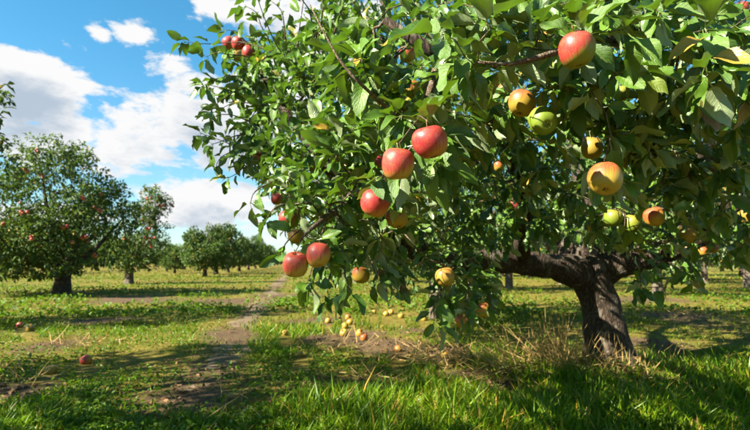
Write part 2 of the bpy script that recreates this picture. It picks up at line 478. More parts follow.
# ------------------------------------------------------------------ leaf templates
def leaf_template(nl, cols, seed, petiole=True):
    r = np.random.RandomState(seed)
    tt_ = np.linspace(0, 1, nl + 1); ys = .45 * tt_ + .55 * (.5 - .5 * np.cos(math.pi * tt_))
    W_ = r.uniform(.195, .27); fold = r.uniform(.3, 1.0); droop = r.uniform(.05, .75); wav = r.uniform(.03, .12); ph = r.uniform(0, 6); twist = r.uniform(-.35, .35)
    curl = r.uniform(-.3, .9)
    V, U = [], []
    for i, y in enumerate(ys):
        w = W_ * ((math.sin(math.pi * min(1, y) ** .84) ** .62) * (1 - .18 * max(0, y - .75) * 4) if 0 < y < 1 else 0.0)
        if 0 < i < nl and cols > 3: w *= 1 + (.05 if i % 2 else -.03)
        for c in np.linspace(-1, 1, cols):
            x = c * w
            z = fold * abs(x) * (1 - .5 * y) - droop * y * y * .6 + wav * abs(c) * math.sin(ph + y * 9 + (c > 0) * 1.3) + curl * x * x * 1.2
            V.append((x * math.cos(twist * y) , y - .12 * droop * y * y, z + x * math.sin(twist * y)))
            U.append((.5 + .5 * c, y))
    idx = np.arange((nl + 1) * cols).reshape(nl + 1, cols)
    Q = np.stack([idx[:-1, :-1], idx[:-1, 1:], idx[1:, 1:], idx[1:, :-1]], -1).reshape(-1, 4)
    # collapsed ends: drop degenerate corners
    Qs, Ts = [], []
    for q in Q:
        row0 = q[0] // cols; row1 = q[2] // cols
        if row0 == 0: Ts.append((cols // 2, q[2], q[3]))
        elif row1 == nl: Ts.append((q[0], q[1], nl * cols + cols // 2))
        else: Qs.append(tuple(q))
    V = np.array(V); U = np.array(U)
    if petiole:
        k = len(V); b = cols // 2
        V = np.vstack([V, [(-.010, -.26, .03), (.010, -.26, .03), (.014, 0, -.004), (-.014, 0, -.004)]])
        U = np.vstack([U, [(.5, 0)] * 4]); Qs.append((k, k + 1, k + 2, k + 3)); Ts.append((k + 2, b, k + 3))
    # squeeze unused end vertices onto the midrib
    for rrow in (0, nl):
        V[rrow * cols:(rrow + 1) * cols] = V[rrow * cols + cols // 2]
    return V, np.array(Qs).reshape(-1, 4).astype(int), np.array(Ts).reshape(-1, 3).astype(int), U


HI = [leaf_template(7, 5, 100 + i) for i in range(10)]
MID = [leaf_template(4, 3, 200 + i) for i in range(8)]
LO = [leaf_template(2, 3, 300 + i, False) for i in range(5)]


def frames(d, n):
    d = nrm(d); s = nrm(np.cross(d, n)); n = np.cross(s, d)
    return np.stack([s, d, n], -1)          # columns: side, along, normal


# ------------------------------------------------------------------ branch skeleton growth
class Skel:
    def __init__(self): self.p = []; self.par = []; self.r = []; self.chains = []; self.ok = []
    def add(self, p, par, r, ok=True): self.p.append(np.asarray(p, float)); self.par.append(par); self.r.append(r); self.ok.append(ok); return len(self.p) - 1


def smooth_path(pts, n_per=None, step=.07):
    """Catmull-Rom through control points (k, dims)"""
    pts = np.asarray(pts, float); out = []
    ext = np.vstack([2 * pts[0] - pts[1], pts, 2 * pts[-1] - pts[-2]])
    for i in range(1, len(ext) - 2):
        p0, p1, p2, p3 = ext[i - 1:i + 3]
        n = max(2, int(np.linalg.norm(p2[:3] - p1[:3]) / step))
        for t in np.linspace(0, 1, n, endpoint=False):
            out.append(.5 * (2 * p1 + (p2 - p0) * t + (2 * p0 - 5 * p1 + 4 * p2 - p3) * t * t + (3 * p1 - p0 - 3 * p2 + p3) * t ** 3))
    out.append(pts[-1]); return np.array(out)


def tube(acc, pts, rad, sides, rough=0.0, seed=0):
    pts = np.asarray(pts); n = len(pts)
    tg = nrm(np.gradient(pts, axis=0))
    up = np.array([.3, .2, 1.0]) if abs(tg[0][2]) < .8 else np.array([1.0, .2, .1])
    a = nrm(np.cross(tg, up)); b = np.cross(tg, a)
    th = np.linspace(0, 2 * math.pi, sides, endpoint=False)
    ring = np.cos(th)[None, :, None] * a[:, None, :] + np.sin(th)[None, :, None] * b[:, None, :]
    R = np.asarray(rad)[:, None]
    if rough:
        q = pts[:, None, :] + ring * R[..., None]
        kk = 1 / max(.02, float(np.mean(rad)))
        R = R * (1 + rough * vnoise(q * kk * .35, seed) + rough * .6 * vnoise(q * kk * .9, seed + 1) + rough * .35 * vnoise(q * kk * 2.4, seed + 2))
    V = pts[:, None, :] + ring * np.broadcast_to(R, ring.shape[:2])[..., None]
    idx = np.arange(n * sides).reshape(n, sides); nx = np.roll(idx, -1, 1)
    Q = np.stack([idx[:-1], nx[:-1], nx[1:], idx[1:]], -1).reshape(-1, 4)
    V = np.vstack([V.reshape(-1, 3), pts[0], pts[-1]]); k = n * sides
    Tr = [(k, nx[0, j], idx[0, j]) for j in range(sides)] + [(k + 1, idx[-1, j], nx[-1, j]) for j in range(sides)]
    acc.add(V, Q, np.array(Tr))


def grow(limbs, targets, seed, step=.07, lift=.15, tipr=.0013):
    """limbs: list of (k,4) arrays x,y,z,r. Returns skeleton with one twig chain per target."""
    r = np.random.RandomState(seed); sk = Skel()
    N = sum(len(l) for l in limbs) + len(targets) * 14
    buf = np.full((N, 3), 1e6); cnt = 0
    for l in limbs:
        for q in l:
            sk.add(q[:3], -1, q[3]); buf[cnt] = q[:3]; cnt += 1
    base = cnt
    L = buf[:cnt]
    dm = np.array([np.min(np.sum((L - t) ** 2, 1)) for t in targets])
    for ti in np.argsort(dm):
        t = targets[ti]
        d2 = np.sum((buf[:cnt] - t) ** 2, 1)
        j = int(np.argmin(d2)); p0 = buf[j].copy(); dist = math.sqrt(d2[j])
        n = max(2, min(13, int(dist / step) + 1))
        side = r.normal(size=3) * .16 * dist
        cpt = (p0 + t) / 2 + np.array([0, 0, lift * dist]) + side
        ch = [j]
        for k in range(1, n + 1):
            s = k / n; q = (1 - s) ** 2 * p0 + 2 * s * (1 - s) * cpt + s * s * t
            i = sk.add(q, ch[-1], tipr); ch.append(i)
            buf[cnt] = q; cnt += 1
            if k == n and False: pass
        sk.chains.append((ti, ch))
    # pipe model
    acc = np.zeros(len(sk.p)); r_ = np.array(sk.r)
    for i in range(len(sk.p) - 1, base - 1, -1):
        val = max(tipr ** 2.3, acc[i]); r_[i] = val ** (1 / 2.3)
        if sk.par[i] >= 0: acc[sk.par[i]] += val
    sk.rad = r_; sk.base = base; sk.P = np.array(sk.p)
    return sk


def twig_tubes(sk, acc, minr=0.0, sides0=4):
    for ti, ch in sk.chains:
        pts = sk.P[ch]; rad = sk.rad[ch].copy(); rad[0] = min(rad[0], rad[1] * 1.15)
        if rad[1] < minr: continue
        s = sides0 if rad[1] < .004 else (5 if rad[1] < .01 else 7)
        tube(acc, pts, rad, s)


def leaves_on(sk, r, spacing=.03, span=.22, rosette=5, size=(.062, .095), sizefn=None, keep=None):
    """leaf bases, directions, normals and lengths along every twig"""
    B, D, Nn, Ls = [], [], [], []
    for ti, ch in sk.chains:
        if keep is not None and not keep[ti]: continue
        pts = sk.P[ch]; seg = np.linalg.norm(np.diff(pts, axis=0), axis=1); L = seg.sum()
        cum = np.concatenate([[0], np.cumsum(seg)])
        n = int(min(span, L) / spacing)
        s = [L - spacing * (k + .4) for k in range(n)] + [L - r.uniform(0, .012) for _ in range(rosette)]
        phi = r.uniform(0, 6.28); sc = r.uniform(.85, 1.15) * (sizefn(pts[-1]) if sizefn is not None else 1)
        for k, q in enumerate(s):
            q = max(0, q); i = min(len(seg) - 1, int(np.searchsorted(cum, q, 'right') - 1)); f = (q - cum[i]) / (seg[i] + 1e-9)
            p = pts[i] + (pts[i + 1] - pts[i]) * f; t = (pts[i + 1] - pts[i]) / (seg[i] + 1e-9)
            phi += 2.4 + r.normal() * .25
            a = np.cross(t, (.31, .22, .92)); a /= np.linalg.norm(a) + 1e-9; b = np.cross(t, a)
            rad = math.cos(phi) * a + math.sin(phi) * b
            B.append(p); D.append(t * r.uniform(.35, .9) + rad * .9 + np.array([0, 0, -.22 + r.normal() * .25]) + r.normal(size=3) * .12)
            Nn.append(np.array([0, 0, .75]) + SUN * .45 + r.normal(size=3) * .42 - rad * .1 + t * .25)
            Ls.append(r.uniform(*size) * sc * (.75 if k < 2 else 1))
    B = np.array(B); D = nrm(np.array(D)); Ls = np.array(Ls)
    B = B + D * (Ls * .24)[:, None]
    return B, frames(D, np.array(Nn)), Ls


def leaf_cloud(B, R, Ls, templ, mat, name, origin, r):
    acc = Acc(); v = r.randint(0, len(templ), len(B))
    for k, (tv, tq, tt, tu) in enumerate(templ):
        m = v == k
        if m.any(): acc.inst(tv, tq, tt, tu, R[m] * Ls[m][:, None, None], B[m])
    return acc.mesh(name, mat, True, origin)


def inside_poly(x, y, poly):
    c = np.zeros(len(x), bool); j = len(poly) - 1
    for i in range(len(poly)):
        xi, yi = poly[i]; xj, yj = poly[j]
        c ^= ((yi > y) != (yj > y)) & (x < (xj - xi) * (y - yi) / (yj - yi + 1e-9) + xi); j = i
    return c


# ------------------------------------------------------------------ apples
def apple_template(seed, nu=20, nv=13):
    r = np.random.RandomState(seed)
    prof = [(0.0, -.40), (.07, -.425), (.15, -.455), (.25, -.435), (.36, -.355), (.445, -.225), (.49, -.07), (.50, .07), (.48, .20), (.43, .315), (.345, .40), (.24, .445), (.15, .435), (.08, .385), (.03, .32), (0.0, .285)]
    prof = smooth_path(np.column_stack([prof, np.zeros(len(prof))]), step=.055)[:, :2]
    prof[:, 0] = np.clip(prof[:, 0], 0, None)
    th = np.linspace(0, 2 * math.pi, nu, endpoint=False); V = []; lob = r.uniform(.01, .035); ph = r.uniform(0, 6); tx, ty = r.uniform(-.045, .045, 2); lean = r.uniform(.94, 1.05)
    for x, z in prof[1:-1]:
        for t in th:
            f = 1 + lob * math.cos(5 * t + ph) * (abs(z) > .25) + .018 * math.cos(2 * t + ph)
            V.append((x * f * math.cos(t) + tx * z, x * f * math.sin(t) + ty * z, z * lean * (1 + .04 * math.cos(t + ph))))
    n = len(prof) - 2
    idx = np.arange(n * nu).reshape(n, nu); nx = np.roll(idx, -1, 1)
    Q = np.stack([idx[:-1], nx[:-1], nx[1:], idx[1:]], -1).reshape(-1, 4)
    k = n * nu; V = np.vstack([V, [(0, 0, prof[0, 1]), (0, 0, prof[-1, 1])]])
    Tr = [(k, nx[0, j], idx[0, j]) for j in range(nu)] + [(k + 1, idx[-1, j], nx[-1, j]) for j in range(nu)]
    return V, Q, np.array(Tr)


A_T = [apple_template(s) for s in (1, 2, 3, 4)]
A_LO = apple_template(5, 10)
A_ME = {}
SIZE = .076


def apple_mesh(kind, v):
    if (kind, v) not in A_ME:
        V, Q, Tr = A_T[v] if v >= 0 else A_LO
        A_ME[(kind, v)] = raw_mesh('apple', V * SIZE, [Q, Tr], AP[kind])
    return A_ME[(kind, v)]


def stem_mesh(seed):
    r = np.random.RandomState(seed); acc = Acc(); b = r.uniform(-.2, .2, 2)
    pts = [np.array([b[0] * t * t, b[1] * t * t, .20 + .42 * t]) * SIZE for t in np.linspace(.15, 1.05, 5)]
    tube(acc, pts, np.array([.018, .014, .013, .015, .024]) * SIZE, 5); return acc.mesh('stem', M_stem)


def calyx_mesh():
    V, Tr = [], []
    for k in range(5):
        a = k * 1.2566; c, s = math.cos(a), math.sin(a)
        i = len(V)
        for x, y, z in ((.02, -.03, -.36), (.02, .03, -.36), (.11, .0, -.435)): V.append(((c * x - s * y) * SIZE, (s * x + c * y) * SIZE, z * SIZE))
        V.append((c * .05 * SIZE, s * .05 * SIZE, -.45 * SIZE)); Tr += [(i, i + 1, i + 2), (i, i + 2, i + 3), (i + 1, i + 3, i + 2)]
    return raw_mesh('calyx', V, [np.array(Tr)], M_calyx, smooth=False)


STEMS = [stem_mesh(s) for s in range(4)]
CALYX = calyx_mesh()


def make_apple(name, pos, scale, kind, rot, label, group, r, parts=True, v=None):
    v = int(r.randint(0, 4)) if v is None else v
    o = link(name, apple_mesh(kind, v)); o.matrix_world = Matrix.Translation(Vector(pos)) @ rot.to_4x4() @ Matrix.Scale(scale, 4)
    tag(o, label, 'apple', group)
    if parts:
        link('stem', STEMS[r.randint(0, 4)], o); link('calyx', CALYX, o)
    return o


# px, py, diameter in px, kind, label, sun-lit?
G_H = 'apples hanging on the big tree'
HANG = [
    (430, 142, 35, 'red', 'large deep red apple with a leaf shadow, hanging above and beside a redder-yellow one', 1),
    (398, 164, 34, 'pink', 'large red apple fading to yellow at its base, paired with a deep red one', 1),
    (577, 50, 37, 'half', 'large apple, scarlet above and green below, under a thick twig', 1),
    (605, 179, 33, 'orange', 'large orange-yellow apple facing its eye down, in front of the dark limb', 1),
    (543, 121, 29, 'green', 'plain green apple in shade hanging below an orange-green one', 0),
    (522, 103, 27, 'orange', 'orange and green apple in shade touching a plain green one', 0),
    (505, 91, 15, 'orange', 'small orange apple half hidden behind a leaf beside a larger orange-green one', 0),
    (314, 257, 25, 'pink', 'pale pink and yellow apple overlapping its twin at the lowest left bough', 1),
    (300, 263, 25, 'pink', 'pink-red apple, lower of an overlapping pair at the lowest left bough', 1),
    (289, 219, 20, 'half', 'pink and yellow apple cupped by a leaf above the overlapping pair', 1),
    (296, 236, 17, 'yellow', 'small yellow apple squeezed between the pink ones at the bough end', 1),
    (277, 199, 12, 'red', 'small red apple at the outer edge of the lower left bough', 1),
    (375, 203, 29, 'red', 'red apple half covered by a broad leaf, below the large red pair', 1),
    (397, 218, 22, 'orange', 'dull orange apple mostly hidden under leaves below the red ones', 0),
    (361, 275, 18, 'orange', 'lone small orange-yellow apple hanging with one pale leaf below the bough', 1),
    (334, 171, 14, 'red', 'small red apple peeping through leaves on the left bough', 0),
    (377, 162, 15, 'red', 'small dark red apple tucked behind the large red pair', 0),
    (407, 54, 17, 'pink', 'small salmon-pink apple among big leaves high in the crown', 1),
    (413, 88, 15, 'orange', 'small orange-red apple under the leaf rosette high in the crown', 0),
    (229, 43, 13, 'red', 'outermost red apple of the cluster on the long bare bough end', 1),
    (239, 44, 14, 'red', 'middle red apple of the cluster on the long bare bough end', 1),
    (248, 52, 14, 'red', 'innermost shaded red apple of the cluster on the long bare bough end', 0),
    (237, 56, 12, 'yellow', 'yellowish apple under the red cluster on the long bare bough end', 0),
    (613, 218, 18, 'green', 'small green apple with reddish cheek, left of a lime one above the trunk fork', 1),
    (632, 224, 18, 'green', 'small lime green apple between a green and an orange one above the trunk fork', 1),
    (654, 217, 20, 'orange', 'bright orange-red apple next to a lime one above the trunk fork', 1),
    (688, 235, 18, 'yellow', 'yellow apple against the dark right limb', 0),
    (592, 148, 22, 'yellow', 'yellow-green apple in deep shade above the large orange-yellow one', 0),
    (713, 248, 10, 'orange', 'tiny orange apple low behind the right limb', 1),
    (703, 251, 9, 'orange', 'tiny orange apple low behind the right limb', 1),
    (445, 277, 20, 'yellow', 'yellow apple with sun spots hanging below the left limb', 1),
    (483, 310, 16, 'orange', 'brownish orange apple hanging lowest among dark leaves near the grass', 0),
    (462, 321, 15, 'orange', 'dark orange apple at the tip of the lowest drooping spray', 0),
    (742, 8, 13, 'pink', 'pink apple against the sky at the top of the crown', 1),
    (747, 215, 18, 'yellow', 'yellow-green apple at the end of the right limb', 0),
    (545, 40, 15, 'yellow', 'small bright yellow apple beside the scarlet and green one', 1),
    (559, 66, 20, 'green', 'green apple behind the scarlet and green one', 0),
    (258, 158, 14, 'orange', 'small russet orange apple on the outer left bough', 0),
    (515, 205, 12, 'red', 'small dark red apple deep inside the shaded crown', 0),
    (622, 94, 18, 'green', 'green apple hidden under large leaves right of the scarlet one', 0),
    (287, 115, 12, 'orange', 'small orange apple in the thin upper left foliage', 0),
    (499, 166, 11, 'orange', 'small orange apple inside the crown right of the red pair', 0),
]
apples = []
for px, py, dp, kind, lab, lit in HANG:
    d = SIZE * F / dp
    sz = 1.0
    if d > 4.0: sz = 4.0 / d; d = 4.0
    apples.append([P(px, py, d), d, px, py, dp, kind, lab, lit, sz])
# nudge overlapping neighbours apart in depth
A_POS = np.array([a[0] for a in apples])
for it in range(30):
    for i in range(len(apples)):
        for j in range(i + 1, len(apples)):
            dv = A_POS[j] - A_POS[i]; L = np.linalg.norm(dv); need = SIZE * 1.0 * (apples[i][8] + apples[j][8]) / 2
            if L < need:
                A_POS[i] -= dv / (L + 1e-6) * (need - L) * .5; A_POS[j] += dv / (L + 1e-6) * (need - L) * .5

# ------------------------------------------------------------------ the big apple tree
BASE = np.array([TREE0[0], TREE0[1], H(*TREE0)])
root = link('apple_tree', None, None, BASE)
tag(root, 'large old apple tree with thick dark trunk and spreading fruit-laden boughs', 'tree', 'apple trees')


def limb(pts): return smooth_path(np.array([np.append(P(a, b, d), r) for a, b, d, r in pts]), step=.06)


trunk = smooth_path(np.array([np.append(BASE + np.array(o), r) for o, r in (
    ((.03, -.02, -.12), .30), ((.02, -.01, .02), .225), ((0, 0, .13), .188), ((-.03, 0, .32), .170), ((-.07, 0, .52), .165), ((-.12, .02, .68), .18), ((-.15, .04, .81), .17), ((-.16, .05, .90), .10))]), step=.035)
CR = BASE + np.array([-.14, .03, .78]); crp = proj(CR); cx, cy, cd = float(crp[0][0]), float(crp[1][0]), float(crp[2][0])
limbs = [
    [(cx + 5, cy + 8, cd, .14), (548, 266, cd - .25, .098), (500, 261, 3.55, .08), (450, 262, 3.2, .062), (405, 240, 2.85, .06), (355, 195, 2.45, .04), (305, 140, 2.35, .022), (262, 75, 2.55, .012)],
    [(cx + 5, cy + 5, cd, .14), (640, 258, 3.95, .11), (690, 236, 3.75, .11), (740, 200, 3.5, .09), (800, 130, 3.0, .06), (860, 40, 2.4, .035), (880, -60, 2.0, .015)],
    [(705, 228, 3.68, .09), (690, 190, 3.5, .085), (664, 145, 3.15, .07), (652, 95, 2.7, .055), (650, 45, 2.2, .04), (610, 5, 1.75, .024), (560, -50, 1.6, .012)],
    [(520, 258, 3.65, .06), (525, 215, 2.95, .05), (515, 160, 2.3, .04), (485, 110, 1.75, .03), (440, 60, 1.45, .02), (385, 20, 1.45, .011)],
    [(cx - 5, cy, cd, .12), (588, 215, 4.2, .10), (570, 110, 4.9, .075), (540, 10, 5.1, .05), (500, -90, 5.1, .025)],
    [(cx - 5, cy, cd + .02, .11), (540, 225, 4.6, .085), (480, 160, 5.1, .06), (420, 70, 5.3, .035), (370, -20, 5.2, .016)],
    [(cx + 8, cy - 2, cd, .11), (640, 215, 4.25, .10), (672, 180, 4.7, .08), (740, 110, 5.2, .06), (800, 10, 5.4, .03)],
    [(650, 45, 2.2, .03), (625, 42, 1.6, .02), (590, 40, 1.22, .0085), (553, 53, 1.10, .0075), (512, 64, 1.08, .005), (478, 62, 1.06, .003)],
    [(440, 60, 1.45, .014), (415, 128, 1.38, .008), (392, 112, 1.3, .0055), (362, 85, 1.2, .004), (338, 58, 1.2, .003), (310, 5, 1.25, .0018)],
    [(355, 195, 2.45, .03), (345, 205, 2.0, .018), (330, 215, 1.7, .012), (312, 228, 1.55, .007), (300, 240, 1.52, .003)],
]
LB = [limb(l) for l in limbs]
acc = Acc(); tube(acc, trunk[:, :3], trunk[:, 3], 44, .17, 5)
link('trunk', acc.mesh('trunk', M_bark, True, BASE), root)
for i, l in enumerate(LB):
    a = Acc(); thick = l[0, 3] > .05
    tube(a, l[:, :3], l[:, 3], 16 if thick else 8, .14 if thick else .06, 20 + i)
    link('limb', a.mesh('limb', M_bark if thick else M_twig, True, BASE), root)

# crown: front face of the foliage as depth control points, outline as seen across the crown
D0P = np.array([(577, 50, .98), (430, 142, 1.02), (398, 164, 1.05), (470, 40, .92), (640, 30, .95), (720, 60, 1.0), (800, 20, 1.0), (605, 179, 1.22), (545, 115, 1.2), (350, 60, 1.25), (340, 130, 1.5), (305, 190, 1.55),
                (310, 255, 1.5), (350, 250, 1.55), (380, 240, 1.75), (300, 90, 2.1), (250, 60, 2.4), (210, 60, 2.6), (230, 150, 2.2), (275, 20, 2.3), (330, 0, 1.7), (470, 190, 2.3), (500, 230, 2.8), (450, 235, 2.5), (560, 215, 2.6),
                (460, 290, 1.75), (650, 220, 1.8), (700, 180, 1.5), (740, 130, 1.25), (745, 230, 1.9), (660, 280, 2.3), (690, 130, 1.3), (640, 120, 1.25), (560, 170, 2.0), (520, 150, 1.6),
                (500, -70, 1.8), (560, -60, 1.75), (300, -120, 2.6), (450, -200, 2.6), (650, -70, 1.75), (720, -60, 1.75), (650, -220, 2.4), (400, -60, 2.0), (800, -90, 1.8), (850, -250, 2.4), (900, 150, 1.4), (900, 280, 2.0), (950, 0, 1.4)], float)
POLY = [(225, 44), (262, 40), (305, 28), (338, 5), (330, -60), (400, -200), (600, -280), (950, -250), (1150, 0), (1150, 260), (980, 300), (760, 262), (705, 258), (690, 276), (645, 278), (628, 262), (590, 245), (560, 240), (520, 238), (500, 262),
        (498, 310), (470, 322), (440, 312), (430, 268), (405, 240), (395, 275), (365, 268), (322, 282), (322, 258), (290, 240), (280, 204), (262, 182), (246, 165), (230, 148), (245, 122), (262, 106), (228, 92), (222, 78), (244, 68)]


def D0(px, py):
    w = 1 / (((px[:, None] - D0P[:, 0]) ** 2 + (py[:, None] - D0P[:, 1]) ** 2) / 2500 + .15) ** 2
    return (w @ D0P[:, 2]) / w.sum(1)


def crown_targets(n, seed):
    r = np.random.RandomState(seed); out = []
    cen = np.array([1.75, 3.7, 2.35]); rad = np.array([3.6, 3.7, 2.45])
    while len(out) < n:
        q = cen + (r.uniform(-1, 1, (6000, 3))) * rad
        e = np.sqrt((((q - cen) / rad) ** 2).sum(1))
        px, py, d = proj(q); dd = d - D0(px, py)
        ok = (e < 1) & (d > .6) & inside_poly(px, py, POLY) & (dd > 0) & (q[:, 2] > .45)
        # thin interior, leafy skin, clumps
        skin = np.maximum(np.exp(-(dd / .55) ** 2), np.clip((e - .62) / .25, 0, 1))
        inn = (px > -20) & (px < 770) & (py > -20) & (py < 330)
        w = (.22 + .78 * skin) * np.where(inn, 1, .6) * np.clip(.75 + .6 * vnoise(q * 1.9, 31), .15, 1)
        w = w * np.where(inn & (d < 2.4), 1.0, .75)
        out += list(q[ok & (r.uniform(size=6000) < w)])
    return np.array(out[:n])


targets = crown_targets(4200, 41)
# extra leafy skin just behind the front face
r = np.random.RandomState(8); ex = []
while len(ex) < 640:
    px, py = r.uniform(200, 780, 400), r.uniform(-20, 325, 400)
    d = D0(px, py) + np.abs(r.normal(0, .22, 400)) + .02
    # even cover per solid metre: near faces need fewer clusters
    ok = inside_poly(px, py, POLY) & (r.uniform(size=400) < (d / 2.4) ** 2 * .8 + .20)
    ex += [P(a, b, c) for a, b, c in zip(px[ok], py[ok], d[ok])]
targets = np.vstack([targets, np.array(ex[:640])])
rj = np.random.RandomState(4)
targets = np.vstack([targets, [P(rj.uniform(545, 660), rj.uniform(205, 243), rj.uniform(3.0, 3.9)) for _ in range(60)]])
# every apple hangs from a twig end
stalk = np.array([A_POS[i] + np.array([0, 0, .56 * SIZE * apples[i][8]]) for i in range(len(apples))])
n_free = len(targets)
# keep twigs out of the fruit
dmin = np.min(np.linalg.norm(targets[:, None] - A_POS[None], axis=2), axis=1)
targets = targets[dmin > .06]
n_free = len(targets)
targets = np.vstack([targets, stalk])

# long free shoots standing out of the outline, as separate limbs
SHOOTS = [[(300, 70, 2.4), (272, 52, 2.4), (240, 42, 2.42), (212, 44, 2.45), (184, 42, 2.48)], [(290, 60, 2.35), (278, 48, 2.3), (266, 22, 2.25), (256, -6, 2.2)],
          [(305, 60, 2.2), (298, 45, 2.1), (301, 18, 2.05), (306, -15, 2.0)], [(262, 112, 2.4), (240, 95, 2.5), (222, 88, 2.5), (204, 84, 2.55)], [(275, 160, 2.3), (250, 152, 2.3), (225, 142, 2.3), (200, 133, 2.35)],
          [(330, 60, 1.9), (335, 30, 1.8), (345, 0, 1.75), (350, -40, 1.7)], [(470, 270, 2.0), (468, 290, 1.9), (466, 312, 1.85)], [(660, 260, 2.6), (680, 268, 2.5), (665, 285, 2.45), (640, 288, 2.4)],
          [(320, 250, 1.7), (312, 268, 1.66), (308, 284, 1.62)], [(376, 240, 1.9), (372, 262, 1.85), (378, 280, 1.82)]]
rsh = np.random.RandomState(321)
for (px, py, ang, ln) in [(250, 45, 2.2, 30), (268, 38, 1.9, 42), (285, 36, 1.6, 40), (312, 24, 1.75, 46), (322, 15, 1.5, 40), (240, 55, 2.9, 34), (232, 76, 3.1, 26), (238, 90, 3.4, 32), (256, 104, 3.0, 36), (246, 120, 2.7, 36), (240, 135, 3.2, 30), (236, 148, 3.5, 24),
                        (252, 165, 3.4, 26), (266, 185, 3.6, 22), (282, 205, 3.4, 18), (292, 236, 3.8, 18), (330, 276, 4.4, 18), (345, 270, 4.7, 20), (395, 262, 4.6, 22), (436, 300, 4.4, 20), (490, 300, 5.0, 18), (640, 262, 4.6, 24), (690, 262, 4.8, 16)]:
    d = float(D0(np.array([px * 1.0]), np.array([py * 1.0]))[0]) + rsh.uniform(.0, .25); k = d / 2.4
    pp = [(px - math.cos(ang) * 14, py + math.sin(ang) * 14, d + .1)]
    for f in (0, .35, .7, 1.0):
        a = ang + rsh.uniform(-.12, .12) + f * .25
        pp.append((px + math.cos(a) * ln * f, py - math.sin(a) * ln * f + 3 * f * f, d - .05 * f))
    SHOOTS.append(pp)
shl = [smooth_path(np.array([np.append(P(*q), .004 - .0008 * i) for i, q in enumerate(s)]), step=.05) for s in SHOOTS]
sk = grow(LB, targets, 51)
tw = Acc(); twig_tubes(sk, tw)
rl = np.random.RandomState(77)
near_big = lambda p: 1.12 if p[1] < 1.3 else .98 if p[1] < 1.8 else .90
B, R, Ls = leaves_on(sk, rl, .024, .20, 5, (.055, .094), near_big)


class One: pass
for s in shl:       # leaves along the free shoots, and a joining twig back into the crown
    j = int(np.argmin(np.sum((sk.P - s[0, :3]) ** 2, 1)))
    pts = np.vstack([sk.P[j], s[:, :3]]); tube(tw, pts, np.linspace(.0042, .0014, len(pts)), 5)
    o = One(); o.P = pts; o.chains = [(0, list(range(len(pts))))]
    b2, r2, l2 = leaves_on(o, rl, .034, .62, 4, (.060, .09))
    B = np.vstack([B, b2]); R = np.concatenate([R, r2]); Ls = np.concatenate([Ls, l2])

# prune leaves grown into or hung straight over the fruit, and most of those that would keep the sun off the lit fruit
ctr = B + R[:, :, 1] * (Ls * .5)[:, None]
lpx, lpy, ld = proj(ctr)
kill = np.zeros(len(B), bool)
for i, a in enumerate(apples):
    p, d, px, py, dp, kind, lab, lit, sz = a
    vis = .55 if lit or dp > 20 else .3
    if px in (375, 397, 334, 258, 289, 505, 622, 377): vis = .12
    dist = np.hypot(lpx - px, lpy - py)
    hl = Ls / np.maximum(ld, .2) * F * .33
    kill |= (ld < d + .01) & (dist < dp * vis + hl * (1.0 if dp > 24 else .6)) & (rl.uniform(size=len(B)) < (.97 if dp > 17 else .9))
    kill |= np.linalg.norm(ctr - A_POS[i], axis=1) < SIZE * .52 * sz
    if lit or px in (522, 543, 592):
        v = ctr - A_POS[i]; t = v @ SUN; off = np.linalg.norm(v - t[:, None] * SUN, axis=1)
        kill |= (t > 0) & (t < 3.5) & (off < SIZE * (.62 if dp > 20 else .8)) & (rl.uniform(size=len(B)) < .93)
kill |= (ld < .72)
# the low limb is clear of leaves on its near side, as pruned
kill |= (lpx > 627) & (lpx < 690) & (lpy > 240) & (lpy < 272) & (ld < 3.8) & (rl.uniform(size=len(B)) < .75)
kill |= (lpx > 492) & (lpx < 628) & (lpy > 252) & (ld < 4.4) & (rl.uniform(size=len(B)) < .8)
kill |= (lpx > 440) & (lpx < 493) & (lpy > 248) & (lpy < 268) & (ld < 3.6) & (rl.uniform(size=len(B)) < .7)
B, R, Ls, lpx, lpy, ld = B[~kill], R[~kill], Ls[~kill], lpx[~kill], lpy[~kill], ld[~kill]

link('twigs', tw.mesh('twigs', M_twig, True, BASE), root)['kind'] = 'stuff'
inview = (lpx > 0) & (lpx < 750) & (lpy > 0) & (lpy < 430)
size_px = np.where(inview, Ls / np.maximum(ld, .2), 0)
# coarse depth sorting so that the leaves told apart singly are ones in plain sight
order = np.argsort(-size_px); seen = {}; single = []
for i in order:
    key = (int(lpx[i] // 14), int(lpy[i] // 12))
    if seen.get(key, 0) >= 1: continue
    seen[key] = 1; single.append(i)
    if len(single) == 300: break
single = np.array(single)
leaf_me = [raw_mesh('leaf', t[0], [t[1], t[2]], M_leaf, t[3]) for t in HI]
for i in single:
    o = link('leaf', leaf_me[rl.randint(0, len(HI))], root)
    M = Matrix([list(R[i][k] * Ls[i]) + [B[i][k] - BASE[k]] for k in range(3)] + [[0, 0, 0, 1]])
    o.matrix_basis = M
rest = np.ones(len(B), bool); rest[single] = False
near = rest & (ld < 2.3) & (lpx > -60) & (lpx < 810) & (lpy > -60)
acc_me = leaf_cloud(B[near], R[near], Ls[near], HI, M_leaf, 'foliage', BASE, rl)
link('foliage', acc_me, root)['kind'] = 'stuff'
far = rest & ~near
link('inner_foliage', leaf_cloud(B[far], R[far], Ls[far], MID, M_leaf, 'inner_foliage', BASE, rl), root)['kind'] = 'stuff'
print('main leaves', len(B), 'near', near.sum(), 'twig verts', tw.n)

